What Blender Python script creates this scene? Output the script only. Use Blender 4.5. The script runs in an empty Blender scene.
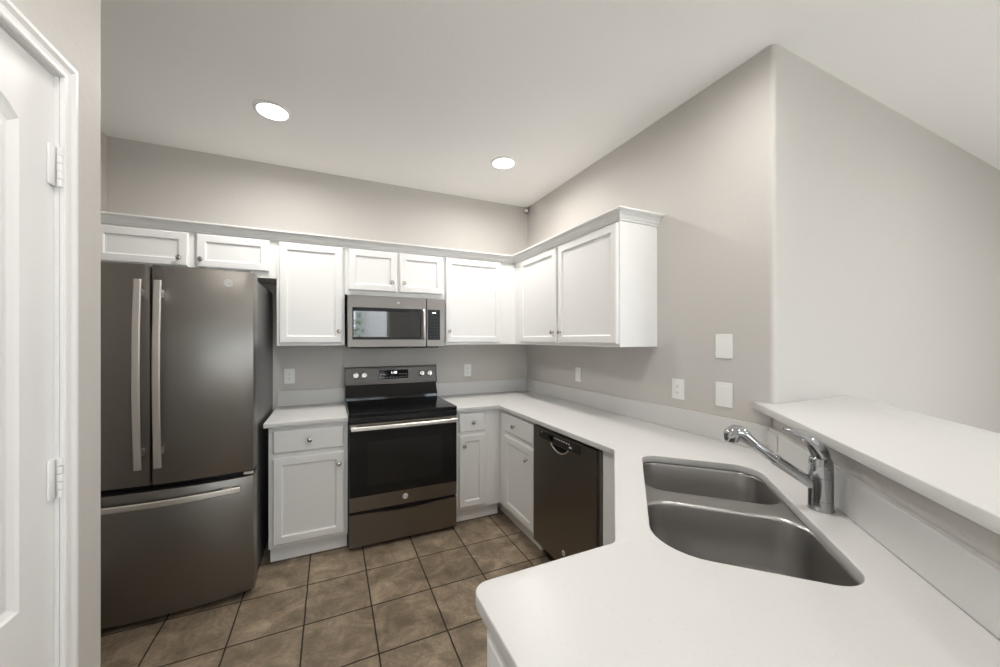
import bpy, bmesh, math, random
from mathutils import Vector, Matrix
random.seed(7)
S = bpy.context.scene
COL = S.collection
PI = math.pi

# ------------------------------------------------------------------ camera
cd = bpy.data.cameras.new('camera'); cam = bpy.data.objects.new('camera', cd); COL.objects.link(cam)
S.camera = cam
cam.location = (-1.8616, -3.2521, 1.4369)
cam.rotation_euler = (PI/2, 0, math.radians(-24.0237))
cd.sensor_fit = 'HORIZONTAL'; cd.sensor_width = 36
cd.lens = 36*359.59/1000
cd.shift_x = (500-491.09)/1000
cd.shift_y = (339.54-333.5)/1000
cd.clip_start = .02

# ------------------------------------------------------------------ world, exposure
W = bpy.data.worlds.new('daylight'); S.world = W; W.use_nodes = True
wn = W.node_tree; wn.nodes.clear()
wo = wn.nodes.new('ShaderNodeOutputWorld'); wb = wn.nodes.new('ShaderNodeBackground')
wb.inputs[0].default_value = (.80, .90, 1.0, 1); wb.inputs[1].default_value = 8.6
wn.links.new(wb.outputs[0], wo.inputs[0])
S.view_settings.view_transform = 'Standard'; S.view_settings.look = 'None'
S.view_settings.gamma = 1; S.view_settings.use_curve_mapping = False
S.view_settings.exposure = 0.30
S.cycles.max_bounces = 14; S.cycles.diffuse_bounces = 8; S.cycles.glossy_bounces = 6
S.cycles.transparent_max_bounces = 12; S.cycles.caustics_reflective = False; S.cycles.caustics_refractive = False
S.cycles.sample_clamp_indirect = 6.0
CAN_POWER = 8.0
HC = 2.803                       # ceiling height

# afternoon sun from the far side of the house: it falls on the yard behind the camera's windows
sl = bpy.data.lights.new('sun', 'SUN'); sl.energy = 12; sl.angle = math.radians(1); sl.color = (1, .96, .9)
so = bpy.data.objects.new('sun', sl); COL.objects.link(so); so.rotation_euler = (math.radians(-40), 0, math.radians(12))
def area(name, loc, rot, sx, sy, power, color=(1, 1, 1), spread=PI, disk=False):
    l = bpy.data.lights.new(name, 'AREA'); l.energy = power; l.color = color
    l.shape = 'DISK' if disk else 'RECTANGLE'; l.size = sx
    if not disk: l.size_y = sy
    l.spread = spread
    o = bpy.data.objects.new(name, l); COL.objects.link(o); o.location = loc; o.rotation_euler = rot
    return o
def portal(name, loc, rot, sx, sy):
    o = area(name, loc, rot, sx, sy, 1); o.data.cycles.is_portal = True; return o
# daylight through two windows behind the camera, the right-hand one added for light
portal('window_portal', (-1.45, -6.19, 1.45), (PI/2, 0, 0), 1.7, 1.7)
portal('window_portal', (1.225, -6.19, 1.15), (PI/2, 0, 0), 1.75, 2.2)

# ------------------------------------------------------------------ materials
def mat(name, base, rough=.5, metal=0.0, spec=.5, coat=0.0, bump=None, aniso=0.0, emit=None, emit_s=0.0, speck=None, rvar=None):
    m = bpy.data.materials.new(name); m.use_nodes = True; nt = m.node_tree
    b = nt.nodes['Principled BSDF']
    b.inputs['Base Color'].default_value = (*base, 1); b.inputs['Roughness'].default_value = rough
    b.inputs['Metallic'].default_value = metal; b.inputs['Specular IOR Level'].default_value = spec
    b.inputs['Coat Weight'].default_value = coat; b.inputs['Coat Roughness'].default_value = .05
    tc = nt.nodes.new('ShaderNodeNewGeometry')
    def noise(scale, detail=2, rgh=.5, vec=None):
        n = nt.nodes.new('ShaderNodeTexNoise'); n.inputs['Scale'].default_value = scale
        n.inputs['Detail'].default_value = detail; n.inputs['Roughness'].default_value = rgh
        nt.links.new(vec or tc.outputs['Position'], n.inputs['Vector']); return n
    if bump:
        sc, st, dist = bump
        n = noise(sc, 3); bp = nt.nodes.new('ShaderNodeBump'); bp.inputs['Strength'].default_value = st
        bp.inputs['Distance'].default_value = dist
        nt.links.new(n.outputs[0], bp.inputs['Height']); nt.links.new(bp.outputs[0], b.inputs['Normal'])
    if speck:
        sc, lo, hi, c2 = speck
        n = noise(sc, 2, .6); r = nt.nodes.new('ShaderNodeValToRGB')
        r.color_ramp.elements[0].position = lo; r.color_ramp.elements[1].position = hi
        r.color_ramp.elements[0].color = (*base, 1); r.color_ramp.elements[1].color = (*c2, 1)
        nt.links.new(n.outputs[0], r.inputs[0]); nt.links.new(r.outputs[0], b.inputs['Base Color'])
    if aniso:
        b.inputs['Anisotropic'].default_value = aniso
    if rvar:                                            # brushed grain: stretched noise drives roughness
        mp = nt.nodes.new('ShaderNodeMapping'); mp.inputs['Scale'].default_value = rvar[:3]
        nt.links.new(tc.outputs['Position'], mp.inputs['Vector'])
        n = noise(1, 2, .5, mp.outputs[0]); mr = nt.nodes.new('ShaderNodeMapRange')
        mr.inputs['To Min'].default_value = rough-rvar[3]; mr.inputs['To Max'].default_value = rough+rvar[3]
        nt.links.new(n.outputs[0], mr.inputs['Value']); nt.links.new(mr.outputs[0], b.inputs['Roughness'])
    if emit:
        b.inputs['Emission Color'].default_value = (*emit, 1); b.inputs['Emission Strength'].default_value = emit_s
    return m

M = {}
M['wall'] = mat('greige wall paint', (.532, .511, .485), .62, spec=.3, bump=(55, .25, .004))
M['ceiling'] = mat('ceiling paint', (.88, .872, .86), .8, spec=.2, bump=(45, .25, .004))
M['white'] = mat('white cabinet paint', (.80, .80, .792), .38, spec=.45)
M['trim'] = mat('white trim paint', (.82, .815, .81), .35, spec=.5)
M['quartz'] = mat('white quartz', (.62, .616, .608), .36, spec=.4, speck=(160, .62, .78, (.55, .545, .53)))
M['slate'] = mat('slate stainless steel', (.20, .178, .152), .36, metal=.92, aniso=.55, rvar=(900, 900, 6, .05))
M['slate_light'] = mat('brushed slate steel', (.20, .183, .168), .34, metal=.92, rvar=(5, 5, 900, .05))
M['slate_dark'] = mat('dark slate steel', (.085, .078, .072), .34, metal=.9, aniso=.4)
M['case'] = mat('grey painted steel case', (.13, .13, .13), .35, metal=.35)
M['steel'] = mat('bright brushed steel', (.90, .87, .84), .34, metal=1.0)
M['sink'] = mat('satin stainless sink steel', (.41, .40, .39), .30, metal=1.0, rvar=(160, 160, 2, .035))
M['chrome'] = mat('polished chrome', (.46, .47, .485), .05, metal=1.0)
M['nickel'] = mat('brushed nickel', (.50, .47, .44), .25, metal=1.0)
M['blackglass'] = mat('black glass', (.006, .006, .007), .07, spec=.35)
M['ovenglass'] = mat('oven door glass', (.010, .010, .010), .09, spec=.3)
M['innerwin'] = mat('printed oven window border', (.017, .0165, .015), .12, spec=.3)
M['mwglass'] = mat('microwave window glass', (.008, .009, .011), .03, spec=1.0, coat=1.0)
M['black'] = mat('black plastic', (.008, .008, .008), .4, spec=.3)
M['gap'] = mat('near-black gap and gasket', (.006, .006, .006), .7)  # near-black for the gasket, vent, gap strips and handle pocket
M['plate'] = mat('white plastic plate', (.80, .80, .785), .35)
M['cream'] = mat('almond plastic plate', (.66, .64, .61), .4)
M['slot'] = mat('socket slot shadow black', (.03, .03, .03), .6)
M['badge'] = mat('silver badge enamel', (.92, .92, .91), .4, spec=.3)
M['display'] = mat('lit display digits', (.1, .1, .1), .4, emit=(.9, .95, 1), emit_s=2.2)
M['mark'] = mat('pale printed legends', (.45, .45, .45), .5)
M['lamp'] = mat('lit lamp lens', (.9, .9, .9), .5, emit=(1, .965, .92), emit_s=14)
M['leaf'] = mat('green leaves', (.06, .16, .04), .5)
M['bark'] = mat('tree bark', (.10, .07, .05), .8)
M['outside'] = mat('pale render', (.62, .61, .60), .8)
M['ground'] = mat('pale concrete paving', (.55, .52, .48), .9)  # unseen ground, kept pale to bounce sunlight through the windows
M['carpet'] = mat('pale beige bounce carpet', (.62, .58, .52), .95, bump=(300, .4, .004))  # made-up light floor covering that serves as a reflector
M['slate_fridge'] = mat('reflection-lightened refrigerator slate', (.25, .234, .217), .34, metal=.9, aniso=.5, rvar=(900, 900, 6, .05))  # lighter copy of the slate, brighter reflections put into its colour
M['ink'] = mat('soft grey badge lettering', (.45, .45, .44), .4)
M['keypad'] = mat('black membrane keypad', (.010, .010, .012), .35, spec=.25)
M['sensor'] = mat('white sensor shell', (.85, .85, .84), .3)

def floor_material():
    m = bpy.data.materials.new('brown ceramic floor tile'); m.use_nodes = True; nt = m.node_tree
    b = nt.nodes['Principled BSDF']; N = nt.nodes.new; K = nt.links.new
    g = N('ShaderNodeNewGeometry')
    mp = N('ShaderNodeMapping'); mp.vector_type = 'POINT'
    T = .325
    mp.inputs['Location'].default_value = (.6873+T*40-.002, .8907+T*40+.002, 0)
    K(g.outputs['Position'], mp.inputs['Vector'])
    wv = N('ShaderNodeTexNoise'); wv.inputs['Scale'].default_value = 9; wv.inputs['Detail'].default_value = 4
    K(g.outputs['Position'], wv.inputs['Vector'])
    sb = N('ShaderNodeVectorMath'); sb.operation = 'SUBTRACT'; sb.inputs[1].default_value = (.5, .5, .5)
    K(wv.outputs['Color'], sb.inputs[0])
    scl = N('ShaderNodeVectorMath'); scl.operation = 'SCALE'; scl.inputs['Scale'].default_value = .007
    K(sb.outputs[0], scl.inputs[0])
    ad = N('ShaderNodeVectorMath'); ad.operation = 'ADD'; K(mp.outputs[0], ad.inputs[0]); K(scl.outputs[0], ad.inputs[1])
    br = N('ShaderNodeTexBrick'); br.offset = 0; br.squash = 1
    br.inputs['Scale'].default_value = 1; br.inputs['Brick Width'].default_value = T; br.inputs['Row Height'].default_value = T
    br.inputs['Mortar Size'].default_value = .0046; br.inputs['Mortar Smooth'].default_value = .35
    br.inputs['Color1'].default_value = (0, 0, 0, 1); br.inputs['Color2'].default_value = (1, 1, 1, 1)
    K(ad.outputs[0], br.inputs['Vector'])
    # cloudy mottling of the tile face
    n1 = N('ShaderNodeTexNoise'); n1.inputs['Scale'].default_value = 7.5; n1.inputs['Detail'].default_value = 7; n1.inputs['Roughness'].default_value = .62
    n1.inputs['Distortion'].default_value = .6
    K(g.outputs['Position'], n1.inputs['Vector'])
    r = N('ShaderNodeValToRGB'); e = r.color_ramp.elements
    e[0].position = .30; e[0].color = (.112, .084, .056, 1)
    e[1].position = .72; e[1].color = (.37, .295, .212, 1)
    x = r.color_ramp.elements.new(.5); x.color = (.215, .167, .116, 1)
    K(n1.outputs[0], r.inputs[0])
    n2 = N('ShaderNodeTexNoise'); n2.inputs['Scale'].default_value = 55; n2.inputs['Detail'].default_value = 5; n2.inputs['Roughness'].default_value = .7
    K(g.outputs['Position'], n2.inputs['Vector'])
    r2 = N('ShaderNodeMapRange'); r2.inputs['From Min'].default_value = .3; r2.inputs['From Max'].default_value = .7
    r2.inputs['To Min'].default_value = .78; r2.inputs['To Max'].default_value = 1.18
    K(n2.outputs[0], r2.inputs['Value'])
    mul = N('ShaderNodeVectorMath'); mul.operation = 'SCALE'; K(r.outputs[0], mul.inputs[0]); K(r2.outputs[0], mul.inputs['Scale'])
    # each tile a touch lighter or darker
    tv = N('ShaderNodeMapRange'); tv.inputs['To Min'].default_value = .9; tv.inputs['To Max'].default_value = 1.1
    K(br.outputs['Color'], tv.inputs['Value'])
    mul2 = N('ShaderNodeVectorMath'); mul2.operation = 'SCALE'; K(mul.outputs[0], mul2.inputs[0]); K(tv.outputs[0], mul2.inputs['Scale'])
    mx = N('ShaderNodeMix'); mx.data_type = 'RGBA'
    K(br.outputs['Fac'], mx.inputs['Factor']); K(mul2.outputs[0], mx.inputs['A']); mx.inputs['B'].default_value = (.030, .024, .019, 1)
    K(mx.outputs['Result'], b.inputs['Base Color'])
    rr = N('ShaderNodeMapRange'); rr.inputs['To Min'].default_value = .42; rr.inputs['To Max'].default_value = .9
    K(br.outputs['Fac'], rr.inputs['Value']); K(rr.outputs[0], b.inputs['Roughness'])
    b.inputs['Specular IOR Level'].default_value = .35
    sub = N('ShaderNodeMath'); sub.operation = 'SUBTRACT'; sub.inputs[0].default_value = 1; K(br.outputs['Fac'], sub.inputs[1])
    mm = N('ShaderNodeMath'); mm.operation = 'MULTIPLY_ADD'; K(n2.outputs[0], mm.inputs[0]); mm.inputs[1].default_value = .25; K(sub.outputs[0], mm.inputs[2])
    bp = N('ShaderNodeBump'); bp.inputs['Strength'].default_value = .5; bp.inputs['Distance'].default_value = .004
    K(mm.outputs[0], bp.inputs['Height']); K(bp.outputs[0], b.inputs['Normal'])
    return m
M['floor'] = floor_material()

def glass_pane():
    m = bpy.data.materials.new('clear window glass'); m.use_nodes = True; nt = m.node_tree; nt.nodes.clear()
    o = nt.nodes.new('ShaderNodeOutputMaterial'); t = nt.nodes.new('ShaderNodeBsdfTransparent'); g = nt.nodes.new('ShaderNodeBsdfGlossy')
    g.inputs['Roughness'].default_value = .02; x = nt.nodes.new('ShaderNodeMixShader'); x.inputs[0].default_value = .06
    nt.links.new(t.outputs[0], x.inputs[1]); nt.links.new(g.outputs[0], x.inputs[2]); nt.links.new(x.outputs[0], o.inputs[0])
    return m
M['glass'] = glass_pane()
def siding():
    m = mat('pale lap siding', (.60, .60, .61), .8); nt = m.node_tree
    g = nt.nodes.new('ShaderNodeNewGeometry'); w = nt.nodes.new('ShaderNodeTexWave'); w.bands_direction = 'Z'; w.wave_profile = 'SAW'
    w.inputs['Scale'].default_value = 2.2; nt.links.new(g.outputs['Position'], w.inputs['Vector'])
    bp = nt.nodes.new('ShaderNodeBump'); bp.inputs['Distance'].default_value = .03; nt.links.new(w.outputs[0], bp.inputs['Height'])
    nt.links.new(bp.outputs[0], nt.nodes['Principled BSDF'].inputs['Normal']); return m
M['siding'] = siding()

# ------------------------------------------------------------------ mesh helpers
def bx(bm, x0, x1, y0, y1, z0, z1, bev=0.0, seg=2, mi=0):
    x0, x1 = sorted((x0, x1)); y0, y1 = sorted((y0, y1)); z0, z1 = sorted((z0, z1))
    b2 = bmesh.new()
    bmesh.ops.create_cube(b2, size=1)
    for v in b2.verts:
        v.co = Vector(((x0+x1)/2+v.co.x*(x1-x0), (y0+y1)/2+v.co.y*(y1-y0), (z0+z1)/2+v.co.z*(z1-z0)))
    if bev > 0:
        bmesh.ops.bevel(b2, geom=b2.edges[:], offset=min(bev, (x1-x0)*.49, (y1-y0)*.49, (z1-z0)*.49), segments=seg, affect='EDGES', profile=.5)
    for f in b2.faces: f.material_index = mi
    join(bm, b2); return bm
def join(bm, b2):
    me = bpy.data.meshes.new('tmp'); b2.to_mesh(me); b2.free(); bm.from_mesh(me); bpy.data.meshes.remove(me)
def box(*a, **k): return bx(bmesh.new(), *a, **k)
def prism(bm, pts, z0, z1, bev=0.0, mi=0):
    b2 = bmesh.new()
    f = b2.faces.new([b2.verts.new((x, y, z0)) for x, y in pts])
    r = bmesh.ops.extrude_face_region(b2, geom=[f])
    for v in r['geom']:
        if isinstance(v, bmesh.types.BMVert): v.co.z = z1
    bmesh.ops.recalc_face_normals(b2, faces=b2.faces[:])
    if bev:
        es = [e for e in b2.edges if abs(e.verts[0].co.z-e.verts[1].co.z) < 1e-6]
        bmesh.ops.bevel(b2, geom=es, offset=bev, segments=2, affect='EDGES', profile=.5)
    for f in b2.faces: f.material_index = mi
    join(bm, b2); return bm
def fillet(pts, radii, n=6):
    out = []; L = len(pts)
    for i, p in enumerate(pts):
        r = radii[i] if isinstance(radii, (list, tuple)) else radii
        if r <= 0: out.append(tuple(p)); continue
        a = Vector(pts[i-1]); b = Vector(p); c = Vector(pts[(i+1) % L])
        u = (a-b).normalized(); w = (c-b).normalized(); ang = u.angle(w); d = r/math.tan(ang/2)
        q0 = b+u*d; q1 = b+w*d; cen = b+(u+w).normalized()*(r/math.sin(ang/2))
        a0 = math.atan2(*(q0-cen).yx); a1 = math.atan2(*(q1-cen).yx); da = (a1-a0+PI) % (2*PI)-PI
        for k in range(n+1):
            t = a0+da*k/n; out.append((cen.x+r*math.cos(t), cen.y+r*math.sin(t)))
    return out
def lathe(bm, prof, axis_m=None, n=28, mi=0, cap=True):
    """prof: (radius, height) list; axis_m: matrix applied afterwards"""
    b2 = bmesh.new(); rings = []
    for r, h in prof:
        if r < 1e-6: rings.append([b2.verts.new((0, 0, h))])
        else: rings.append([b2.verts.new((r*math.cos(2*PI*k/n), r*math.sin(2*PI*k/n), h)) for k in range(n)])
    for A, B in zip(rings, rings[1:]):
        for k in range(n):
            k2 = (k+1) % n
            if len(A) == 1 and len(B) == 1: continue
            if len(A) == 1: b2.faces.new((A[0], B[k], B[k2]))
            elif len(B) == 1: b2.faces.new((A[k], A[k2], B[0]))
            else: b2.faces.new((A[k], A[k2], B[k2], B[k]))
    if cap:
        if len(rings[0]) > 1: b2.faces.new(rings[0][::-1])
        if len(rings[-1]) > 1: b2.faces.new(rings[-1])
    bmesh.ops.recalc_face_normals(b2, faces=b2.faces[:])
    for f in b2.faces: f.material_index = mi; f.smooth = True
    if axis_m: bmesh.ops.transform(b2, matrix=axis_m, verts=b2.verts[:])
    join(bm, b2); return bm
def tube(bm, pts, rad, n=16, mi=0, flat=1.0, side=None):
    """round (or flattened) tube through pts, radius per point"""
    b2 = bmesh.new(); pts = [Vector(p) for p in pts]; L = len(pts)
    if not isinstance(rad, (list, tuple)): rad = [rad]*L
    t0 = (pts[1]-pts[0]).normalized()
    s = Vector(side) if side else (t0.orthogonal())
    rings = []
    for i, p in enumerate(pts):
        t = (pts[min(i+1, L-1)]-pts[max(i-1, 0)]).normalized()
        s = (s-t*s.dot(t)).normalized(); u = t.cross(s)
        rings.append([b2.verts.new(p+s*rad[i]*math.cos(2*PI*k/n)+u*rad[i]*flat*math.sin(2*PI*k/n)) for k in range(n)])
    for A, B in zip(rings, rings[1:]):
        for k in range(n): b2.faces.new((A[k], A[(k+1) % n], B[(k+1) % n], B[k]))
    b2.faces.new(rings[0][::-1]); b2.faces.new(rings[-1])
    bmesh.ops.recalc_face_normals(b2, faces=b2.faces[:])
    for f in b2.faces: f.material_index = mi; f.smooth = True
    join(bm, b2); return bm
def strap(bm, pts, w, t, side, bev=.003):
    """rectangular bar of width w (along side) and thickness t swept through pts"""
    b2 = bmesh.new(); pts = [Vector(p) for p in pts]; L = len(pts); side = Vector(side); rings = []
    for i, p in enumerate(pts):
        tg = (pts[min(i+1, L-1)]-pts[max(i-1, 0)]).normalized(); n = tg.cross(side).normalized()
        prof = []
        for a, b in ((-w/2+bev, -t/2), (w/2-bev, -t/2), (w/2, -t/2+bev), (w/2, t/2-bev), (w/2-bev, t/2), (-w/2+bev, t/2), (-w/2, t/2-bev), (-w/2, -t/2+bev)):
            prof.append(b2.verts.new(p+side*a+n*b))
        rings.append(prof)
    for A, B in zip(rings, rings[1:]):
        for k in range(8): b2.faces.new((A[k], A[(k+1) % 8], B[(k+1) % 8], B[k]))
    b2.faces.new(rings[0][::-1]); b2.faces.new(rings[-1])
    bmesh.ops.recalc_face_normals(b2, faces=b2.faces[:])
    for f in b2.faces: f.smooth = True
    join(bm, b2); return bm
def xf(bm, m):
    bmesh.ops.transform(bm, matrix=m, verts=bm.verts[:]); return bm
def frame(o, a, out):
    """local (a, out, up) -> world"""
    a = Vector(a); out = Vector(out); up = Vector((0, 0, 1)); o = Vector(o)
    return Matrix(((a.x, out.x, up.x, o.x), (a.y, out.y, up.y, o.y), (a.z, out.z, up.z, o.z), (0, 0, 0, 1)))

def link(name, bm, mats, parent=None, origin=None, smooth=False):
    """link bm as one mesh object; geometry is given in world coordinates"""
    if parent is not None: origin = Vector(parent['_o'])
    elif origin is None:
        zs = [v.co for v in bm.verts]
        origin = Vector((sum(v.x for v in zs)/len(zs), sum(v.y for v in zs)/len(zs), min(v.z for v in zs)))
    else: origin = Vector(origin)
    bmesh.ops.recalc_face_normals(bm, faces=bm.faces[:])
    bmesh.ops.transform(bm, matrix=Matrix.Translation(-origin), verts=bm.verts[:])
    me = bpy.data.meshes.new(name); bm.to_mesh(me); bm.free()
    if not isinstance(mats, (list, tuple)): mats = [mats]
    for m in mats: me.materials.append(M[m])
    if smooth:
        for p in me.polygons: p.use_smooth = True
    if any(p.use_smooth for p in me.polygons):
        try: me.set_sharp_from_angle(angle=math.radians(35))
        except Exception: pass
    o = bpy.data.objects.new(name, me); COL.objects.link(o); o['_o'] = tuple(origin)
    if parent is None: o.location = origin
    else:
        o.parent = parent
    return o
def thing(name, loc, label, cat, group=None):
    o = bpy.data.objects.new(name, None); COL.objects.link(o); o.location = loc; o['_o'] = tuple(loc)
    o.empty_display_size = .1
    return tag(o, label, cat, group)
def tag(o, label, cat, group=None):
    o['label'] = label; o['category'] = cat
    if group: o['group'] = group
    return o
def struct(name, bm, m):
    o = link(name, bm, m, origin=(0, 0, 0)); o['kind'] = 'structure'; return o

# ------------------------------------------------------------------ room shell
XW = -3.233; YE = -2.272; YR = -6.2; XF = 5.0
struct('floor', box(XW-.2, XF+.2, YR-.2, .15, -.1, 0), 'floor')
struct('floor_bounce_carpet', prism(bmesh.new(), [(.0, YE-.01), (XF, YE-.01), (XF, YR), (-1.3, YR), (-1.3, -3.75)], .0005, .014), 'carpet')  # unseen carpet, added pale to bounce light up to the ceiling
struct('ceiling', box(XW-.2, XF+.2, YR-.2, .15, HC, HC+.12), 'ceiling')
struct('wall_back', box(XW-.15, .0, 0, .15, 0, HC), 'wall')
pts = fillet([(0, .15), (0, YE), (.3, YE), (.3, .15)], [0, .022, 0, 0], 8)
o = struct('wall_right', prism(bmesh.new(), pts, 0, HC), 'wall')
for p in o.data.polygons: p.use_smooth = abs(p.normal.z) < .5
o.data.set_sharp_from_angle(angle=math.radians(30))
struct('wall_living', box(.3, XF+.15, YE, YE+.15, 0, HC), 'wall')
XL = -2.43; DY0, DY1 = -2.862, -2.093; YP = -1.920          # pantry door opening in the left wall
bm = bmesh.new()
bx(bm, XW-.15, XW, YP, 0, 0, HC)
pts = fillet([(XL, DY1), (XL, YP), (XW-.15, YP), (XW-.15, YP-.12), (XL-.12, YP-.12), (XL-.12, DY1)], [0, .018, 0, 0, 0, 0], 6)
prism(bm, pts, 0, HC)
bx(bm, XL-.12, XL, DY0, DY1, 2.045, HC)
bx(bm, XL-.12, XL, YR, DY0, 0, HC)
struct('wall_left', bm, 'wall')
bm = bmesh.new()                                             # rear wall, one mirrored window opening and one added to let in light
for a in ((XL-.2, -2.3, 0, HC), (-2.3, -.6, 0, .6), (-2.3, -.6, 2.3, HC), (-.6, .35, 0, HC), (.35, 2.1, 0, .05), (.35, 2.1, 2.25, HC), (2.1, XF+.15, 0, HC)):
    bx(bm, a[0], a[1], YR-.15, YR, a[2], a[3])
struct('wall_rear', bm, 'wall')
bm = bmesh.new()
for a in ((YR, YE, 0, HC),):
    bx(bm, XF, XF+.15, a[0], a[1], a[2], a[3])
struct('wall_far_right', bm, 'wall')
def window(name, p0, p1, axis, mull):
    """frame and panes in an opening; axis 'x' lies in the rear wall, 'y' in the far right wall"""
    (a0, z0), (a1, z1) = p0, p1
    f = bmesh.new(); g = bmesh.new(); t = .045
    def B(bm, u0, u1, w0, w1, d0, d1):
        if axis == 'x': bx(bm, u0, u1, YR-.15+d0, YR-.15+d1, w0, w1)
        else: bx(bm, XF+.15-d1, XF+.15-d0, u0, u1, w0, w1)
    B(f, a0, a0+t, z0, z1, .03, .10); B(f, a1-t, a1, z0, z1, .03, .10); B(f, a0+t, a1-t, z0, z0+t, .03, .10); B(f, a0+t, a1-t, z1-t, z1, .03, .10)
    for m in mull: B(f, m-.025, m+.025, z0+t, z1-t, .03, .10)
    B(g, a0+t, a1-t, z0+t, z1-t, .062, .066)
    o = struct(name, f, 'trim'); q = link('pane', g, 'glass', o); return o
window('window_1', (-2.3, .6), (-.6, 2.3), 'x', [-1.45])
window('window_added', (.35, .05), (2.1, 2.25), 'x', [1.225])  # unseen window, added to brighten the bar, left wall and refrigerator
# outside, seen only mirrored in the appliances
struct('ground', box(-12, 14, -22, YR-.16, -.14, -.04), 'ground')
struct('wall_exterior', box(-1.15, .6, -9.6, -9.4, -.03, 3.1), 'siding')
struct('wall_yard', box(-9, 9, -14.2, -14, -.03, 1.9), 'outside')
t = thing('tree', (-1.7, -9.0, -.04), 'leafy green tree outside the window, mirrored in the microwave glass', 'tree')
link('trunk', tube(bmesh.new(), [(-1.7, -9.0, -.04), (-1.65, -9.0, .9), (-1.7, -8.95, 1.8)], [.07, .06, .04]), 'bark', t)
bm = bmesh.new()
for i in range(700):
    a = random.random()*2*PI; r = .8*random.random()**.6; h = random.uniform(-1, 1)
    c = Vector((-1.65+r*math.cos(a)*math.sqrt(1-h*h*.8), -8.9+r*math.sin(a)*.6, 2.2+h*.95))
    rot = Matrix.Rotation(random.random()*6, 3, 'Z') @ Matrix.Rotation(random.random()*3, 3, 'X')
    vs = [bm.verts.new(c+rot @ Vector(q)) for q in ((-.07, 0, 0), (0, -.035, .01), (.07, 0, 0), (0, .035, .01))]
    bm.faces.new(vs)
link('foliage', bm, 'leaf', t)

# pantry door on the left with its casing and hinges
def door_leaf():
    bm = bmesh.new(); y0, y1 = DY0+.008, DY1-.006; x = XL-.008; th = .036
    st = .099                                               # stile width
    pz = [(.17, .775, 0), (.885, 1.885, .085)]              # panels: z from, z to at the corner, rise of the arch
    bx(bm, x-th, x-.012, y0, y1, .008, 2.035)
    # face with two moulded openings: stiles, rails with an arched top rail
    def rail(pts): 
        b2 = bmesh.new(); f = b2.faces.new([b2.verts.new((x-.012, a, b)) for a, b in pts])
        r = bmesh.ops.extrude_face_region(b2, geom=[f])
        for v in r['geom']:
            if isinstance(v, bmesh.types.BMVert): v.co.x = x
        join(bm, b2)
    rail([(y0, .008), (y0+st, .008), (y0+st, 2.035), (y0, 2.035)])
    rail([(y1-st, .008), (y1, .008), (y1, 2.035), (y1-st, 2.035)])
    a0, a1 = y0+st, y1-st
    rail([(a0, .008), (a1, .008), (a1, pz[0][0]), (a0, pz[0][0])])
    rail([(a0, pz[0][1]), (a1, pz[0][1]), (a1, pz[1][0]), (a0, pz[1][0])])
    n = 20; arc = [(a1+(a0-a1)*k/n, pz[1][1]+pz[1][2]*math.sin(PI*k/n)**.8) for k in range(n+1)]
    rail([(a0, 2.035), (a1, 2.035)]+arc)
    # moulding ring and raised centre for each panel
    for z0, z1, rise in pz:
        def ring(ins, dx):
            top = [(a1-ins+(a0-a1+2*ins)*k/n, z1-ins+rise*math.sin(PI*k/n)**.8) for k in range(n+1)]
            return [(x+dx, a, b) for a, b in [(a0+ins, z0+ins), (a1-ins, z0+ins)]+top]
        prof = [(0, 0), (.006, -.004), (.016, -.009), (.022, -.0095), (.034, -.004), (.05, -.002)]
        b2 = bmesh.new(); rs = [[b2.verts.new(p) for p in ring(i, d)] for i, d in prof]
        for A, B in zip(rs, rs[1:]):
            for k in range(len(A)): b2.faces.new((A[k], A[(k+1) % len(A)], B[(k+1) % len(A)], B[k]))
        b2.faces.new(rs[-1]); join(bm, b2)
    return bm
dr = link('door_1', door_leaf(), 'trim', origin=(XL, DY0, 0)); dr['kind'] = 'structure'
for zc in (.30, 1.122, 1.83):
    h = bmesh.new()
    bx(h, XL-.0075, XL-.003, DY1-.030, DY1-.008, zc-.045, zc+.045, .0015)
    bx(h, XL-.0075, XL-.001, DY1-.0065, DY1+.012, zc-.045, zc+.045, .0015)
    for k in range(5):
        z0 = zc-.045+k*.018
        tube(h, [(XL+.003, DY1-.007, z0+.0008), (XL+.003, DY1-.007, z0+.0172)], .0055, 12)
    link('hinge', h, 'trim', dr)
def casing():
    bm = bmesh.new()
    prof = [(0, 0), (0, .007), (.004, .009), (.009, .009), (.013, .007), (.023, .008), (.033, .012), (.041, .012), (.044, .009), (.044, 0)]  # from opening outward
    b2 = bmesh.new()
    path = [(DY1-.002, .0, 1, 0), (DY1-.002, 2.04, 1, 1), (DY0+.002, 2.04, -1, 1), (DY0+.002, 0, -1, 0)]
    rs = [[b2.verts.new((XL+d, y+sy*o, z+sz*o)) for o, d in prof] for y, z, sy, sz in path]
    for A, B in zip(rs, rs[1:]):
        for k in range(len(A)-1): b2.faces.new((A[k], A[k+1], B[k+1], B[k]))
    join(bm, b2)
    bx(bm, XL-.12, XL-.0005, DY1-.004, DY1-.0001, 0, 2.04); bx(bm, XL-.12, XL-.0005, DY0+.0001, DY0+.004, 0, 2.04)
    bx(bm, XL-.12, XL-.0005, DY0, DY1, 2.038, 2.0445)
    return bm
struct('trim_1', casing(), 'trim')

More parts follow.
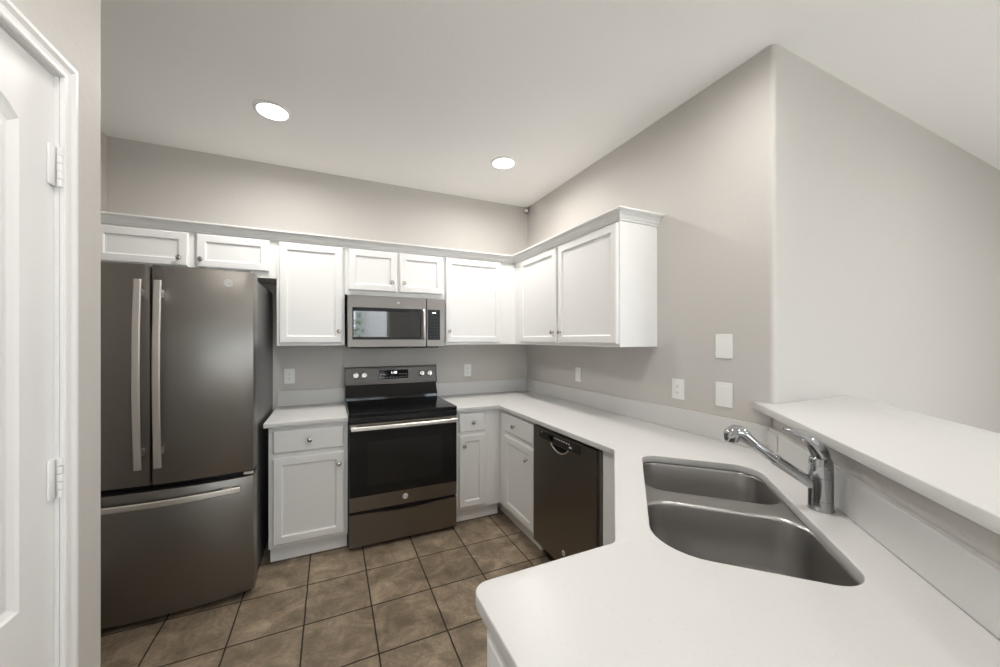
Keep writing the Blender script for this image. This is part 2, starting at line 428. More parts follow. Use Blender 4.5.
# ------------------------------------------------------------------ cabinet pieces
def shaker(w, h, t=.02, rail=.05, rec=.009):
    """five-piece door in local (a, out, up), lower left back corner at the origin"""
    b2 = bmesh.new()
    def ring(i, d): return [b2.verts.new(p) for p in ((i, d, i), (w-i, d, i), (w-i, d, h-i), (i, d, h-i))]
    prof = [(0, 0), (0, t-.005), (.005, t-.001), (.008, t), (rail-.004, t), (rail, t-.002), (rail+.003, t-rec), (rail+.012, t-rec-.001)]
    rs = [ring(i, d) for i, d in prof]
    b2.faces.new(rs[0])
    for A, B in zip(rs, rs[1:]):
        for k in range(4): b2.faces.new((A[k], A[(k+1) % 4], B[(k+1) % 4], B[k]))
    b2.faces.new(rs[-1][::-1])
    return b2
def slab(w, h, t=.02):
    b2 = bmesh.new()
    def ring(i, d): return [b2.verts.new(p) for p in ((i, d, i), (w-i, d, i), (w-i, d, h-i), (i, d, h-i))]
    rs = [ring(i, d) for i, d in [(0, 0), (0, t-.007), (.004, t-.003), (.010, t)]]
    b2.faces.new(rs[0])
    for A, B in zip(rs, rs[1:]):
        for k in range(4): b2.faces.new((A[k], A[(k+1) % 4], B[(k+1) % 4], B[k]))
    b2.faces.new(rs[-1][::-1]); return b2
KNOB = [(.0075, 0), (.0075, .002), (.005, .004), (.0045, .012), (.008, .015), (.0145, .018), (.0155, .021), (.0135, .025), (.007, .0275), (0, .028)]
def knob_bm(F, a, d, z):
    # lathe axis (local z) turned to the outward direction
    return lathe(bmesh.new(), KNOB, F @ Matrix.Translation((a, d, z)) @ Matrix.Rotation(-PI/2, 4, 'X'), 20)
def cabinet(name, F, body, doors=(), drawers=(), label='', cat='cabinet', group=None):
    """F: frame; body: bmesh in world; doors: (a0, a1, z0, z1, knob_a, knob_z)"""
    zs = [v.co for v in body.verts]
    loc = ((min(v.x for v in zs)+max(v.x for v in zs))/2, (min(v.y for v in zs)+max(v.y for v in zs))/2, min(v.z for v in zs))
    t = thing(name, loc, label, cat, group)
    link('cabinet_body', body, 'white', t)
    for kind, L, fn in (('door', doors, shaker), ('drawer', drawers, slab)):
        for a0, a1, z0, z1, ka, kz in L:
            d = link(kind, xf(fn(a1-a0, z1-z0), F @ Matrix.Translation((a0, .0005, z0))), 'white', t)
            if ka is not None: link('knob', knob_bm(F, ka, .0205, kz), 'nickel', d)
    return t
UT = 2.14; UB = 1.392; YF = -.305
FB = frame((0, YF, 0), (1, 0, 0), (0, -1, 0))              # back run, upper
FR = frame((-.305, 0, 0), (0, -1, 0), (-1, 0, 0))          # right run, upper
G = 'white wall cabinets'
def ubody(x0, x1, z0): return box(x0, x1, YF, -.001, z0, UT, .0015, 1)
cabinet('wall_cabinet', FB, ubody(-3.225, -2.2135, 1.868),
        [(-3.163, -2.707, 1.912, 2.130, -2.751, 1.962), (-2.665, -2.256, 1.912, 2.130, -2.640, 1.962)], label='low two-door white wall cabinet above the refrigerator')
cabinet('wall_cabinet', FB, ubody(-2.2125, -1.7655, UB),
        [(-2.196, -1.781, 1.412, 2.128, -1.806, 1.500)], label='tall single-door white wall cabinet between refrigerator and microwave')
cabinet('wall_cabinet', FB, ubody(-1.7645, -.9865, 1.779),
        [(-1.738, -1.378, 1.815, 2.128, -1.420, 1.888), (-1.357, -1.000, 1.815, 2.128, -1.324, 1.888)], label='short two-door white wall cabinet right above the microwave')
cabinet('wall_cabinet', FB, ubody(-.9855, -.001, UB),
        [(-.974, -.459, 1.412, 2.128, -.948, 1.508)], label='single-door white wall cabinet right of the microwave, in the corner')
cabinet('wall_cabinet', FR, box(-.305, -.001, -1.626, -.306, UB, UT, .0015, 1),
        [(.436, .989, 1.412, 2.128, .957, 1.494), (1.017, 1.615, 1.412, 2.128, 1.053, 1.492)], label='long two-door white wall cabinet on the right-hand wall')
# crown moulding along the top of the wall cabinets
prof = [(.0006, 2.1405), (.007, 2.1405), (.009, 2.151), (.015, 2.153), (.019, 2.168), (.031, 2.184), (.044, 2.186), (.047, 2.190), (.055, 2.191), (.055, 2.200), (-.02, 2.200), (-.02, 2.1405)]
path = [((XW+.001, YF), (0, -1)), ((-.305, YF), (-1, -1)), ((-.305, -1.626), (-1, -1)), ((-.001, -1.626), (0, -1))]
b2 = bmesh.new(); rs = [[b2.verts.new((p[0]+d[0]*o, p[1]+d[1]*o, z)) for o, z in prof] for p, d in path]
for A, B in zip(rs, rs[1:]):
    for k in range(len(A)): b2.faces.new((A[k], A[(k+1) % len(A)], B[(k+1) % len(A)], B[k]))
b2.faces.new(rs[0]); b2.faces.new(rs[-1][::-1])
tag(link('crown_moulding', b2, 'white'), 'white crown moulding running along the tops of all wall cabinets', 'moulding')

# base cabinets
ZT = .884; ZB0 = .105; YB = -.60; YT = -.553
FBB = frame((0, YB, 0), (1, 0, 0), (0, -1, 0)); FRB = frame((-.60, 0, 0), (0, -1, 0), (-1, 0, 0))
bm = box(-2.222, -1.756, YB, -.001, ZB0, ZT-.001, .0015, 1); bx(bm, -2.218, -1.760, YT, -.001, 0, ZB0)
cabinet('base_cabinet', FBB, bm, [(-2.198, -1.780, .130, .680, -1.811, .603)], [(-2.198, -1.780, .710, .857, -1.987, .785)],
        label='white base cabinet between the refrigerator and the range')
bm = box(-.985, -.6005, YB, -.001, ZB0, ZT-.001, .0015, 1); bx(bm, -.983, -.6005, YT, -.001, 0, ZB0)
cabinet('base_cabinet', FBB, bm, [(-.956, -.737, .130, .690, -.920, .612)], [(-.956, -.737, .716, .862, -.845, .790)],
        label='narrow white base cabinet just right of the range')
bm = box(-.60, -.001, -1.162, -.001, ZB0, ZT-.001, .0015, 1); bx(bm, -.5495, -.001, -1.160, -.001, 0, ZB0)
cabinet('base_cabinet', FRB, bm, [(.716, 1.156, .130, .690, 1.080, .603)], [(.716, 1.156, .722, .862, .890, .792)],
        label='white base cabinet just left of the dishwasher')
# peninsula base beneath the sink, one folded run of panels with a door to the aisle
bm = bmesh.new()
face = [(-.600, -1.816), (-.600, -1.935), (-1.190, -2.562), (-1.563, -2.562), (-1.563, -3.50)]
inn = [(-1.543, -3.50), (-1.543, -2.582), (-1.182, -2.582), (-.580, -1.943), (-.580, -1.816)]
prism(bm, face+inn, ZB0, ZT-.001)
f2 = [(x+.045 if x < -1.5 else x+.03, y-(.045 if abs(y+2.562) < .001 else .02)) for x, y in face]
prism(bm, [(-.555, -1.816), (-.555, -1.955), (-1.165, -2.607), (-1.518, -2.607), (-1.518, -3.50), (-1.498, -3.50), (-1.498, -2.627), (-1.157, -2.627), (-.535, -1.963), (-.535, -1.816)], 0, ZB0)
FP = frame((-1.563, 0, 0), (0, -1, 0), (-1, 0, 0))
cabinet('base_cabinet', FP, bm, [(2.60, 3.02, .130, .690, 2.64, .603), (3.04, 3.46, .130, .690, 3.42, .603)], [(2.60, 3.02, .716, .862, 2.81, .79), (3.04, 3.46, .716, .862, 3.25, .79)],
        label='white peninsula cabinet under the counter end nearest the camera')

# ------------------------------------------------------------------ countertops
def slab_from_outline(outer, holes, z0, z1, bev=.003):
    cu = bpy.data.curves.new('c', 'CURVE'); cu.dimensions = '2D'; cu.fill_mode = 'BOTH'
    for P in [outer]+holes:
        s = cu.splines.new('POLY'); s.points.add(len(P)-1); s.use_cyclic_u = True
        for q, (x, y) in zip(s.points, P): q.co = (x, y, 0, 1)
    cu.extrude = (z1-z0)/2-bev; cu.bevel_depth = bev; cu.bevel_resolution = 2; cu.offset = -bev*.5
    o = bpy.data.objects.new('c', cu); COL.objects.link(o); bpy.context.view_layer.update()
    me = bpy.data.meshes.new_from_object(o.evaluated_get(bpy.context.evaluated_depsgraph_get()))
    bm = bmesh.new(); bm.from_mesh(me); bpy.data.objects.remove(o); bpy.data.meshes.remove(me)
    bmesh.ops.translate(bm, vec=(0, 0, (z0+z1)/2), verts=bm.verts[:])
    bmesh.ops.remove_doubles(bm, verts=bm.verts[:], dist=1e-5)
    return bm
CT = .914
def splash(x0, x1, y0, y1): return box(x0, x1, y0, y1, CT+.0003, 1.034, .0025, 2)
t = thing('countertop', (-2.0, -.3, ZT), 'short white quartz counter section left of the range', 'countertop')
link('counter_slab', slab_from_outline([(-2.242, -.645), (-1.7555, -.645), (-1.7555, -.001), (-2.242, -.001)], [], ZT, CT), 'quartz', t)
link('backsplash', splash(-2.2415, -1.7555, -.021, -.001), 'quartz', t)
# sink position in coordinates along (u) and across (v) the diagonal
R2 = math.sqrt(.5)
def uv(u, v): return ((u-v)*R2, (u+v)*R2)
SU0, SU1, SV0, SV1 = -2.638, -1.838, -1.474, -1.036
hole = fillet([uv(SU0, SV0), uv(SU1, SV0), uv(SU1, SV1), uv(SU0, SV1)], [.085, .10, .065, .13], 8)
YEND = -3.52
outer = [(-.986, -.001), (-.001, -.001), (-.001, -2.243), (-.001-1.277, YEND), (-1.588, YEND), (-1.588, -2.535), (-1.190, -2.535), (-.628, -1.928), (-.637, -.645), (-.986, -.645)]
outer = fillet(outer, [0, 0, 0, 0, 0, .035, .035, .02, .012, 0], 6)
t = thing('countertop', (-.6, -1.5, ZT), 'large white quartz counter wrapping the corner and holding the sink', 'countertop')
link('counter_slab', slab_from_outline(outer, [hole], ZT, CT), 'quartz', t)
link('backsplash', splash(-.986, -.0215, -.021, -.001), 'quartz', t)
link('backsplash', splash(-.021, -.001, -2.258, -.001), 'quartz', t)
def diag_box(c0, c1, x0, x1, z0, z1, bev=0.0):
    """box between the lines y = x + c0 and y = x + c1, ends at u given by x on y = x + c0"""
    bm = bmesh.new(); a = abs(c0-c1)/2
    bm2 = box(-.5, .5, -.5, .5, -.5, .5); 
    for v in bm2.verts: pass
    bm2.free()
    u0 = (2*x0+c0)*R2; u1 = (2*x1+c0)*R2; v0 = c0*R2; v1 = c1*R2
    b = box(min(u0, u1), max(u0, u1), min(v0, v1), max(v0, v1), z0, z1, bev)
    return xf(b, Matrix(((R2, -R2, 0, 0), (R2, R2, 0, 0), (0, 0, 1, 0), (0, 0, 0, 1))))
link('backsplash', diag_box(-2.240, -2.268, -.0185, -1.28, CT+.0003, 1.034, .0025), 'quartz', t)
# half wall and raised bar
struct('wall_bar', diag_box(-2.270, -2.43, .012, -1.28, 0, 1.106), 'wall')
bar = [(-.0, -2.178), (-1.36, -3.595), (-.985, -3.925), (.655, -2.285), (.66, YE-.002), (-.0, YE-.002)]
bar = fillet(bar, [.004, .01, .01, .01, 0, 0], 3)
tag(link('bar_top', slab_from_outline(bar, [], 1.1075, 1.14), 'quartz'), 'raised white quartz breakfast bar ledge above the sink counter', 'bar top')

# ------------------------------------------------------------------ sink
t = thing('kitchen_sink', (*uv((SU0+SU1)/2, (SV0+SV1)/2), .68), 'stainless steel double-bowl sink set under the white counter', 'sink')
def rrect(u0, u1, v0, v1, r, n=6):
    return fillet([(u0, v0), (u1, v0), (u1, v1), (u0, v1)], [min(r, (u1-u0)/2.01, (v1-v0)/2.01)]*4 if not isinstance(r, list) else r, n)
def bowl(u0, u1, v0, v1, rr, depth, ztop):
    bm = bmesh.new(); rings = []
    cu, cv = (u0+u1)/2, (v0+v1)/2
    prof = [(-.004, .0006), (.000, .0), (.0035, -.003), (.006, -.010), (.010, -depth*.80), (.016, -depth*.92), (.030, -depth*.985), (.055, -depth), (.12, -depth-.004)]
    for ins, dz in prof:
        R = [max(.012, q-ins*.6) if ins > 0 else q-ins for q in rr]
        P = rrect(u0+ins, u1-ins, v0+ins, v1-ins, R)
        rings.append([bm.verts.new((*uv(*p), ztop+dz)) for p in P])
    for A, B in zip(rings, rings[1:]):
        for k in range(len(A)): bm.faces.new((A[k], A[(k+1) % len(A)], B[(k+1) % len(A)], B[k]))
    bm.faces.new(rings[-1])
    for f in bm.faces: f.smooth = True
    return bm
BW = ((SU0-.006, -2.250, [.09, .085, .085, .13]), (-2.160, SU1+.006, [.085, .10, .065, .085]))
holes = [rrect(u0, u1, SV0-.006, SV1+.006, rr) for u0, u1, rr in BW]
holes = [[uv(*p) for p in h] for h in holes]
link('rim', slab_from_outline([uv(*p) for p in rrect(SU0-.03, SU1+.03, SV0-.03, SV1+.03, .10)], holes, .8805, .8835, .001), 'sink', t)
for u0, u1, rr in BW:
    b = link('bowl', bowl(u0, u1, SV0-.006, SV1+.006, rr, .19, .8832), 'sink', t, smooth=True)
    c = uv((u0+u1)/2, (SV0+SV1)/2)
    link('drain', lathe(bmesh.new(), [(.055, 0), (.055, .003), (.045, .004), (.040, .0005), (.012, .0005), (.010, .004), (0, .004)], Matrix.Translation((*c, .6888)), 28), 'steel', b)

# ------------------------------------------------------------------ faucet
FC = Vector((-.4806, -2.6525, CT)); FD = Vector((-R2, R2, 0))
t = thing('kitchen_faucet', FC, 'chrome single-lever faucet with pull-out spout behind the sink', 'faucet')
link('faucet_body', lathe(bmesh.new(), [(.0325, 0), (.0325, .004), (.0310, .008), (.0305, .030), (.0298, .0305), (.0298, .0315), (.0305, .032), (.0305, .100), (.0298, .1005), (.0298, .102), (.0305, .1025), (.0300, .135), (.0285, .150), (.0262, .157), (.0250, .159)], Matrix.Translation(FC), 40), 'chrome', t)
def fp(L, z): return FC+FD*L+Vector((0, 0, z))
link('spout', tube(bmesh.new(), [fp(.004, .062), fp(.02, .0735), fp(.107, .1330), fp(.109, .1345), fp(.115, .139), fp(.117, .1405), fp(.175, .185)], [.0170, .0170, .0164, .0178, .0178, .0160, .0160], 24), 'chrome', t)
link('spray_head', tube(bmesh.new(), [fp(.170, .181), fp(.188, .196), fp(.201, .207), fp(.213, .216), fp(.224, .217), fp(.232, .209), fp(.235, .198), fp(.235, .186)], [.0163, .0185, .0215, .0240, .0255, .0255, .0240, .0205], 24), 'chrome', t)
bm = tube(bmesh.new(), [fp(.0, .1595), fp(.0, .163), fp(.004, .175), fp(.011, .187), fp(.019, .198), fp(.029, .208), fp(.045, .218), fp(.062, .227), fp(.080, .235), fp(.094, .240)], [.0250, .0275, .0270, .0250, .0220, .0180, .0140, .0105, .0080, .005], 22, flat=.85, side=(R2, R2, 0))
link('lever', bm, 'chrome', t)

# ------------------------------------------------------------------ refrigerator
FX0, FX1 = -3.130, -2.258; FM = -2.688
t = thing('refrigerator', ((FX0+FX1)/2, -.45, 0), 'tall slate-grey french-door refrigerator with bottom freezer drawer', 'refrigerator')
bm = box(FX0+.008, FX1-.010, -.74, -.05, .035, 1.792, .006)
link('case', bm, 'case', t)
bm = box(FX0+.02, FX1-.02, -.81, -.06, 0, .034)
link('base_grille', bm, 'black', t)
def yfront(x):                       # bowed front
    s = (x-FM)/(.44); return -.855-.050*(1-s*s)
def bowed(x0, x1, z0, z1, yb=-.752):
    """door with a front that follows the bow, rounded side edges"""
    n = 18; r = .010; P = [(x0, yb)]
    xs = [x0+(x1-x0)*k/n for k in range(n+1)]
    for i, x in enumerate(xs):
        e = min(x-x0, x1-x); dy = 0
        if i == 0:
            P += [(x0, yfront(x0)+r), (x0+.003, yfront(x0)+.003)]; continue
        if i == n:
            P += [(x1-.003, yfront(x1)+.003), (x1, yfront(x1)+r)]; continue
        P.append((x, yfront(x)))
    P.append((x1, yb))
    bm = prism(bmesh.new(), P, z0, z1, .004)
    for f in bm.faces: f.smooth = abs(f.normal.z) < .3
    return bm
link('gasket', box(FX0+.012, FX1-.014, -.7515, -.7405, .04, 1.79), 'gap', t)
dl = link('door', bowed(FX0, FM-.003, .704, 1.815), 'slate_fridge', t)
drr = link('door', bowed(FM+.003, FX1, .704, 1.815), 'slate_fridge', t)
fz = link('freezer_drawer', bowed(FX0, FX1, .032, .673), 'slate_fridge', t)
bm = box(FX0+.01, FX1-.01, -.84, -.7525, .675, .702)
link('gap_strip', bm, 'gap', t)
bx0 = box(FX1-.05, FX1-.004, -.852, -.8405, .680, .696, .003); link('hinge', bx0, 'steel', t)
for x in (FX0+.06, FX1-.06):
    link('hinge_cover', box(x-.04, x+.04, -.83, -.70, 1.8155, 1.824, .003), 'case', t)
for d, x in ((dl, -2.722), (drr, -2.646)):
    y0 = yfront(x)
    n = 16; P = []
    for k in range(n+1):
        s = k/n; z = .800+s*.932; P.append((x, y0-.046-.020*math.sin(PI*s), z))
    h = strap(bmesh.new(), P, .030, .014, (1, 0, 0), .004)
    bx(h, x-.011, x+.011, y0-.044, y0+.004, .860, .895, .003); bx(h, x-.011, x+.011, y0-.044, y0+.004, 1.648, 1.688, .003)
    link('handle', h, 'steel', d)
P = []
for k in range(21):
    s = k/20; x = -3.063+s*.75; P.append((x, yfront(x)-.046-.012*math.sin(PI*s), .624))
h = strap(bmesh.new(), P, .030, .014, (0, 0, 1), .004)
for x in (-3.00, -2.375): bx(h, x-.02, x+.02, yfront(x)-.044, yfront(x)+.004, .613, .635, .003)
link('handle', h, 'steel', fz)
def text_bm(txt, size, F, depth=.0006):
    cu = bpy.data.curves.new('t', 'FONT'); cu.body = txt; cu.size = size; cu.extrude = depth; cu.align_x = 'CENTER'; cu.align_y = 'CENTER'
    o = bpy.data.objects.new('t', cu); COL.objects.link(o); bpy.context.view_layer.update()
    me = bpy.data.meshes.new_from_object(o.evaluated_get(bpy.context.evaluated_depsgraph_get()))
    bm = bmesh.new(); bm.from_mesh(me); bpy.data.objects.remove(o); bpy.data.meshes.remove(me)
    # text lies in xy; map x->a, y->up, z->out
    xf(bm, F @ Matrix(((1, 0, 0, 0), (0, 0, 1, 0), (0, 1, 0, 0), (0, 0, 0, 1)))); return bm
def badge(F, r, parent, base='badge', ink='case'):
    """round emblem with a ring and two script letters"""
    g = lathe(bmesh.new(), [(r, 0), (r, .0015), (r*.96, .0022), (0, .0022)], F @ Matrix.Rotation(-PI/2, 4, 'X'), 28)
    ring = lathe(bmesh.new(), [(r*.86, .0022), (r*.86, .0030), (r*.78, .0030), (r*.78, .0022)], F @ Matrix.Rotation(-PI/2, 4, 'X'), 28, cap=False, mi=1)
    tx = text_bm('GE', r*1.02, F @ Matrix.Translation((0, .0026, 0)))
    for f in tx.faces: f.material_index = 1
    join(g, ring); join(g, tx)
    return link('emblem', g, [base, ink], parent)
xb = -2.372
sl_ = (yfront(xb+.01)-yfront(xb-.01))/.02; q_ = math.hypot(1, sl_)
badge(frame((xb+.0005*sl_, yfront(xb)-.0006, 1.743), (1/q_, sl_/q_, 0), (sl_/q_, -1/q_, 0)), .021, drr, ink='ink')

# ------------------------------------------------------------------ range
SX0, SX1 = -1.7515, -.9895; SC = (SX0+SX1)/2
t = thing('range', (SC, -.33, 0), 'freestanding slate and black electric range with a glass cooktop', 'range')
link('side_body', box(SX0, SX1, -.625, -.03, .012, .905, .003), 'black', t)
link('toe_base', box(SX0+.01, SX1-.01, -.60, -.05, 0, .0115), 'black', t)
bm = box(SX0-.001, SX1+.001, -.662, -.04, .9055, .934, .005)
link('cooktop', bm, 'blackglass', t)
bm = bmesh.new()
for cx_, cy_, r in ((-1.56, -.49, .11), (-1.18, -.49, .095), (-1.55, -.22, .08), (-1.19, -.22, .08)):
    for q in (r, r*.62):
        link('burner_ring', lathe(bmesh.new(), [(q, .9341), (q, .9345), (q-.002, .9345), (q-.002, .9341)], Matrix.Translation((cx_, cy_, 0)), 40, cap=False), 'innerwin', t)
link('front_rim', box(SX0, SX1, -.664, -.626, .866, .905, .004), 'black', t)
# oven door
d = link('oven_door', box(SX0+.003, SX1-.003, -.662, -.6255, .268, .861, .004), 'slate', t)
link('window_glass', box(SX0+.004, SX1-.004, -.6645, -.6622, .368, .829, .001), 'ovenglass', d)
link('window', box(SX0+.12, SX1-.12, -.6655, -.6646, .435, .735, .0003), 'innerwin', d)
P = [(SX0+.012+k/20*(SX1-SX0-.024), -.703-.010*math.sin(PI*k/20), .838) for k in range(21)]
h = strap(bmesh.new(), P, .028, .015, (0, 0, 1), .005)
for x in (SX0+.03, SX1-.03): bx(h, x-.018, x+.018, -.70, -.660, .828, .848, .003)
link('handle', h, 'steel', d)
badge(frame((-1.376, -.6625, .322), (1, 0, 0), (0, -1, 0)), .019, d)
# storage drawer, its top edge dips in the middle
n = 16; P = [(SX0+.003, .028), (SX1-.003, .028)]+[(SX1-.003+(SX0-SX1+.006)*k/n, .250-.018*math.sin(PI*k/n)**2) for k in range(n+1)]
b2 = bmesh.new(); f = b2.faces.new([b2.verts.new((x, -.660, z)) for x, z in P])
r = bmesh.ops.extrude_face_region(b2, geom=[f])
for v in r['geom']:
    if isinstance(v, bmesh.types.BMVert): v.co.y = -.6255
bmesh.ops.recalc_face_normals(b2, faces=b2.faces[:])
bmesh.ops.bevel(b2, geom=[e for e in b2.edges if abs(e.verts[0].co.y-e.verts[1].co.y) < 1e-6 and e.verts[0].co.y < -.65], offset=.003, segments=2, affect='EDGES')
link('storage_drawer', b2, 'slate', t)
link('gap_strip', box(SX0+.004, SX1-.004, -.640, -.6255, .2515, .267), 'gap', t)
# backguard
def profx(pts, x0, x1, mi=0, bev=0.0):
    b2 = bmesh.new(); f = b2.faces.new([b2.verts.new((x0, y, z)) for y, z in pts]); r = bmesh.ops.extrude_face_region(b2, geom=[f])
    for v in r['geom']:
        if isinstance(v, bmesh.types.BMVert): v.co.x = x1
    bmesh.ops.recalc_face_normals(b2, faces=b2.faces[:])
    if bev: bmesh.ops.bevel(b2, geom=b2.edges[:], offset=bev, segments=2, affect='EDGES')
    return b2
bg = link('backguard', profx([(-.022, .9346), (-.115, .9346), (-.112, .955), (-.085, 1.00), (-.066, 1.056), (-.022, 1.056)], SX0, SX1, bev=.003), 'blackglass', t)
cp = link('control_panel', profx([(-.022, 1.0565), (-.078, 1.0565), (-.072, 1.075), (-.056, 1.196), (-.050, 1.204), (-.022, 1.204)], SX0, SX1, bev=.003), 'slate_dark', t)
link('end_cap', profx([(-.022, 1.050), (-.082, 1.050), (-.060, 1.2), (-.054, 1.208), (-.022, 1.208)], SX0-.004, SX0-.0003, bev=.001), 'black', cp)
link('end_cap', profx([(-.022, 1.050), (-.082, 1.050), (-.060, 1.2), (-.054, 1.208), (-.022, 1.208)], SX1+.0003, SX1+.004, bev=.001), 'black', cp)
tl = math.atan2(.016, .121)
FCP = frame((SC, -.0645, 1.134), (1, 0, 0), (0, -1, 0)) @ Matrix.Rotation(tl, 4, 'X')
dsp = link('display', xf(box(-.120, .130, .001, .004, -.036, .040, .001), FCP), 'blackglass', t)
link('clock_digits', text_bm('1:48', .030, FCP @ Matrix.Translation((.008, .0047, .017))), 'display', dsp)
bm = bmesh.new()
for i in range(9):
    for z in (-.022, .004):
        if z > 0 and 3 <= i <= 5: continue
        x = -.100+i*.0262
        link('key', xf(box(x-.006, x+.006, .0041, .0048, z-.002, z+.002), FCP), 'mark', dsp)
for x in (-1.672, -1.607, -1.122, -1.053):
    K = FCP @ Matrix.Translation((x-SC, .001, .002))
    k = lathe(bmesh.new(), [(.026, 0), (.026, .004), (.023, .006), (.022, .020), (.0195, .024), (0, .0245)], K @ Matrix.Rotation(-PI/2, 4, 'X'), 28)
    join(k, xf(box(-.0045, .0045, .023, .033, -.021, .021, .002), K))
    link('knob', k, 'nickel', cp)

# ------------------------------------------------------------------ microwave
MZ0, MZ1, MY = 1.376, 1.775, -.348
t = thing('microwave', (SC, -.18, MZ0), 'slate-framed over-the-range microwave with dark window', 'microwave')
link('case', box(SX0, SX1, MY+.03, -.002, MZ0+.006, MZ1, .003), 'black', t)
link('underside_vent', box(SX0+.03, SX1-.05, MY+.02, -.05, MZ0-.006, MZ0+.0055, .002), 'gap', t)
xs = -1.146
d = link('door', box(SX0+.002, xs-.0015, MY, MY+.0295, MZ0+.001, MZ1-.001, .004), 'slate_light', t)
link('window_border', box(-1.713, -1.188, MY-.003, MY-.0002, 1.437, 1.683, .001), 'keypad', d)
link('window', box(-1.705, -1.200, MY-.0042, MY-.0031, 1.457, 1.655, .0004), 'mwglass', d)
link('handle', tube(bmesh.new(), [(-1.172, MY-.001, 1.676), (-1.172, MY-.026, 1.672), (-1.172, MY-.034, 1.655), (-1.172, MY-.036, 1.56), (-1.172, MY-.034, 1.465), (-1.172, MY-.026, 1.448), (-1.172, MY-.001, 1.444)], .0095, 14), 'steel', d)
badge(frame((-1.372, MY-.0003, 1.727), (1, 0, 0), (0, -1, 0)), .011, d, 'case', 'steel')
c = link('control_panel', box(xs+.0015, SX1-.001, MY, MY+.0295, MZ0+.001, MZ1-.001, .004), 'slate_light', t)
kp = link('keypad', box(-1.135, -1.032, MY-.002, MY-.0002, 1.434, 1.683, .001), 'keypad', t)
link('clock_digits', box(-1.098, -1.068, MY-.003, MY-.0021, 1.652, 1.660), 'display', kp)
bm = bmesh.new()
for i in range(3):
    for j in range(7):
        x = -1.112+i*.028; z = 1.46+j*.026; link('key', box(x-.004, x+.004, MY-.0026, MY-.0021, z-.0012, z+.0012), 'case', kp)

# ------------------------------------------------------------------ dishwasher
DA, DB = 1.167, 1.795
t = thing('dishwasher', (-.32, -(DA+DB)/2, 0), 'slate-grey built-in dishwasher with pocket handle under the counter', 'dishwasher')
link('tub', box(-.575, -.03, -DB+.003, -DA-.004, .10, .866), 'black', t)
link('toe_panel', box(-.54, -.52, -DB+.003, -DA-.004, .0, .098), 'black', t)
FD2 = frame((-.5755, 0, 0), (0, -1, 0), (-1, 0, 0))
# door front with a scooped pocket cut in its upper middle
def dw_front():
    bm = bmesh.new()
    W0, W1, Z0, Z1, th = DA+.002, DB-.002, .105, .868, .046
    n = 14; pc = 1.466; pw = .088; zt = .800
    pocket = [(pc-pw+2*pw*k/n, zt-.038*math.sin(PI*k/n)**.75) for k in range(n+1)]
    P = [(W0, Z0), (W1, Z0), (W1, zt)]+pocket[::-1]+[(W0, zt)]
    for pts in (P, [(W0, zt), (W1, zt), (W1, Z1), (W0, Z1)]):
        b2 = bmesh.new(); f = b2.faces.new([b2.verts.new((a, .0, z)) for a, z in pts]); r = bmesh.ops.extrude_face_region(b2, geom=[f])
        for v in r['geom']:
            if isinstance(v, bmesh.types.BMVert): v.co.y = th
        join(bm, b2)
    return bm, pocket, th
b, pocket, th = dw_front()
d = link('door', xf(b, FD2), 'slate', t)
b2 = bmesh.new(); f = b2.faces.new([b2.verts.new((a, .0245, z)) for a, z in pocket]); 
link('pocket', xf(b2, FD2), 'gap', d)
link('handle_lip', tube(bmesh.new(), [FD2 @ Vector((a, th+.001, z)) for a, z in pocket], .0045, 10), 'steel', d)
cpn = link('control_strip', xf(box(1.245, 1.665, th+.0002, th+.003, .8055, .853, .001), FD2), 'slate_dark', t)
link('indicator', xf(box(1.365, 1.400, th+.0031, th+.0042, .820, .846), FD2), 'blackglass', cpn)
bm = bmesh.new()
for k in range(7): link('key', xf(box(1.42+k*.023, 1.433+k*.023, th+.0031, th+.0038, .838, .8435), FD2), 'badge', cpn)
link('key', xf(box(1.565, 1.59, th+.0031, th+.0038, .819, .829), FD2), 'badge', cpn); link('key', xf(box(1.268, 1.283, th+.0031, th+.0038, .843, .847), FD2), 'badge', cpn)
badge(frame((-.5755-th-.0003, -1.508, .190), (0, -1, 0), (-1, 0, 0)), .016, d)
link('side_strip', box(-.612, -.56, -1.8125, -DB-.0005, .105, .868, .002), 'slate_light', t)

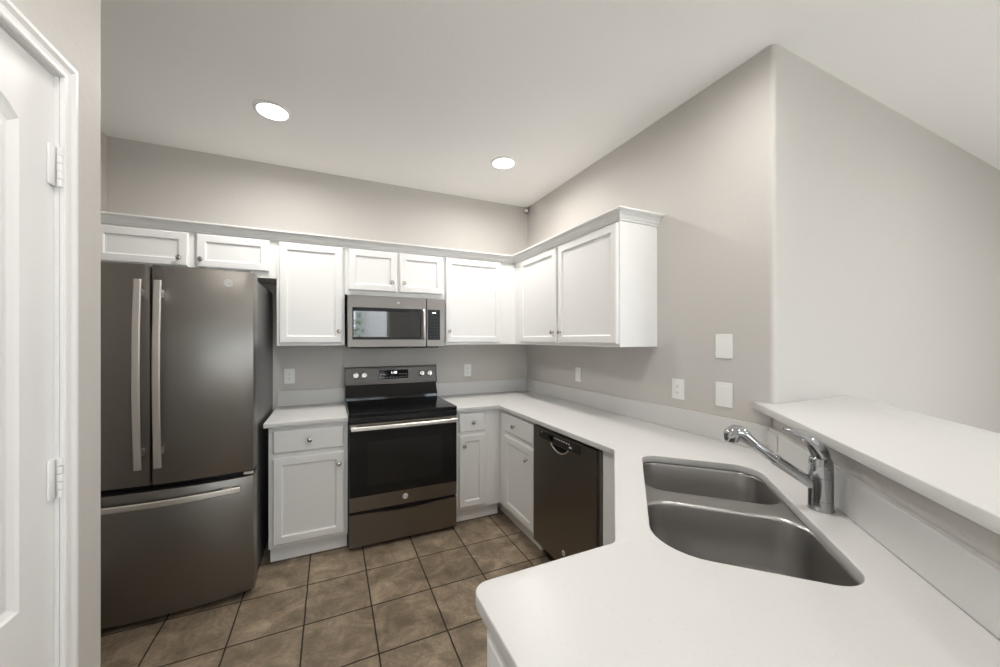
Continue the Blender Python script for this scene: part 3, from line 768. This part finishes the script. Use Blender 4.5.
# ------------------------------------------------------------------ wall plates
def plate(F, w, h, kind, label, name, cat, mt='plate', group=None, horizontal=False):
    o = F.to_translation()
    t = thing(name, o, label, cat, group)
    if horizontal: F = F @ Matrix.Rotation(PI/2, 4, 'Y')
    pl = link('cover_plate', xf(box(-w/2, w/2, .0005, .006, -h/2, h/2, .0025), F), mt, t)
    if kind == 'duplex':
        for z in (-.0195, .0195):
            bm = box(-.0165, .0165, .0061, .0085, z-.014, z+.014, .004)
            for a, b, c_, d_ in ((-.0075, -.0055, -.001, .007), (.0055, .0075, -.001, .006)): bx(bm, a, b, .0082, .0087, z+c_, z+d_, mi=1)
            bx(bm, -.0022, .0022, .0082, .0087, z-.009, z-.0045, mi=1)
            link('socket', xf(bm, F), [mt, 'slot'], t)
    elif kind == 'rocker':
        link('rocker', xf(profx([(.0061, -.033), (.0061, .033), (.0085, .033), (.0100, 0), (.0075, -.033)], -.0165, .0165, bev=.0008), F), mt, t)
    elif kind == 'gfci':
        bm = box(-.0165, .0165, .0061, .0085, -.0335, .0335, .002)
        for z in (-.019, .019):
            for a in (-.0065, .0065): bx(bm, a-.001, a+.001, .0083, .0088, z-.004, z+.004, mi=1)
            bx(bm, -.002, .002, .0083, .0088, z-.0105, z-.0065, mi=1)
        link('socket', xf(bm, F), [mt, 'slot'], t)
        link('button', xf(box(-.008, .008, .0086, .0098, -.004, .004, .001), F), mt, t)
    elif kind == 'panel':
        link('rocker', xf(box(-.024, .024, .0061, .0085, -.042, .042, .002), F), mt, t)
    else:
        link('screw', lathe(bmesh.new(), [(.003, .0062), (.003, .0068), (0, .007)], F @ Matrix.Translation((0, 0, .045)) @ Matrix.Rotation(-PI/2, 4, 'X'), 10), mt, t)
    return t
def fb(x, z): return frame((x, 0, z), (1, 0, 0), (0, -1, 0))
def fr(y, z): return frame((0, y, z), (0, -1, 0), (-1, 0, 0))
plate(fb(-2.161, 1.147), .074, .118, 'gfci', 'white wall outlet between the refrigerator and the range', 'wall_outlet', 'outlet')
plate(fb(-.661, 1.142), .074, .118, 'duplex', 'white wall outlet on the back wall right of the range', 'wall_outlet', 'outlet')
plate(fr(-.845, 1.149), .076, .118, 'rocker', 'narrow white switch plate on the right wall nearest the room corner', 'wall_switch', 'switch')
plate(fr(-1.773, 1.147), .080, .118, 'gfci', 'white outlet with dark slots on the right wall, beside the two larger plates', 'wall_outlet', 'outlet')
plate(fr(-2.043, 1.402), .088, .126, 'blank', 'blank white wall plate above the other plates near the wall end', 'wall_plate', 'wall plate')
plate(fr(-2.043, 1.152), .088, .126, 'panel', 'wide white rocker plate directly below the blank plate', 'wall_switch', 'switch')
plate(frame((-.060, -.060-2.240, .985), (-R2, -R2, 0), (-R2, R2, 0)), .070, .115, 'blank', 'almond blank plate set sideways in the backsplash behind the faucet', 'wall_plate', 'wall plate', 'cream', horizontal=True)
# small round sensor in the ceiling corner
t = thing('corner_sensor', (-.036, -.034, 2.765), 'small round white sensor up in the ceiling corner', 'sensor')
m = Matrix.Translation((-.010, -.010, 2.765)) @ Vector((-1, -1, -.25)).to_track_quat('Z', 'Y').to_matrix().to_4x4()
link('housing', lathe(bmesh.new(), [(.016, .002), (.026, .012), (.027, .022), (.022, .028)], m, 24), 'case', t)
link('lens', lathe(bmesh.new(), [(.0215, .0285), (.0215, .033), (.016, .042), (.008, .046), (0, .047)], m, 24), 'sensor', t)

# ------------------------------------------------------------------ ceiling lights
def can(x, y, label, group=None, power=CAN_POWER):
    t = thing('recessed_light', (x, y, HC-.012), label, 'ceiling light', group)
    link('trim_ring', lathe(bmesh.new(), [(.100, HC-.0005), (.100, HC-.004), (.094, HC-.009), (.082, HC-.011), (.080, HC-.0075), (.080, HC-.0005)], Matrix.Translation((x, y, 0)), 48, cap=False), 'trim', t)
    link('lens', lathe(bmesh.new(), [(0, HC-.006), (.060, HC-.006), (.0795, HC-.005), (.0795, HC-.001), (0, HC-.001)], Matrix.Translation((x, y, 0)), 40), 'lamp', t)
    area('downlight', (x, y, HC-.014), (0, 0, 0), .15, .15, power, (1, .965, .92), math.radians(170), True)
can(-2.179, -.762, 'recessed ceiling light nearer the refrigerator', power=10.5)
can(-.645, -.757, 'recessed ceiling light nearer the room corner', power=10.5)
for x, y in ((-.60, -2.38), (-2.05, -2.55), (-1.3, -4.4), (1.2, -3.6), (1.2, -5.2), (3.2, -3.6), (3.2, -5.2)):
    can(x, y, 'recessed ceiling light in the ceiling behind the camera', 'ceiling lights behind the camera', power=7.5 if y > -2.45 else 5.0 if y > -3 else 6.0)

for o in bpy.data.objects:
    if '_o' in o: del o['_o']
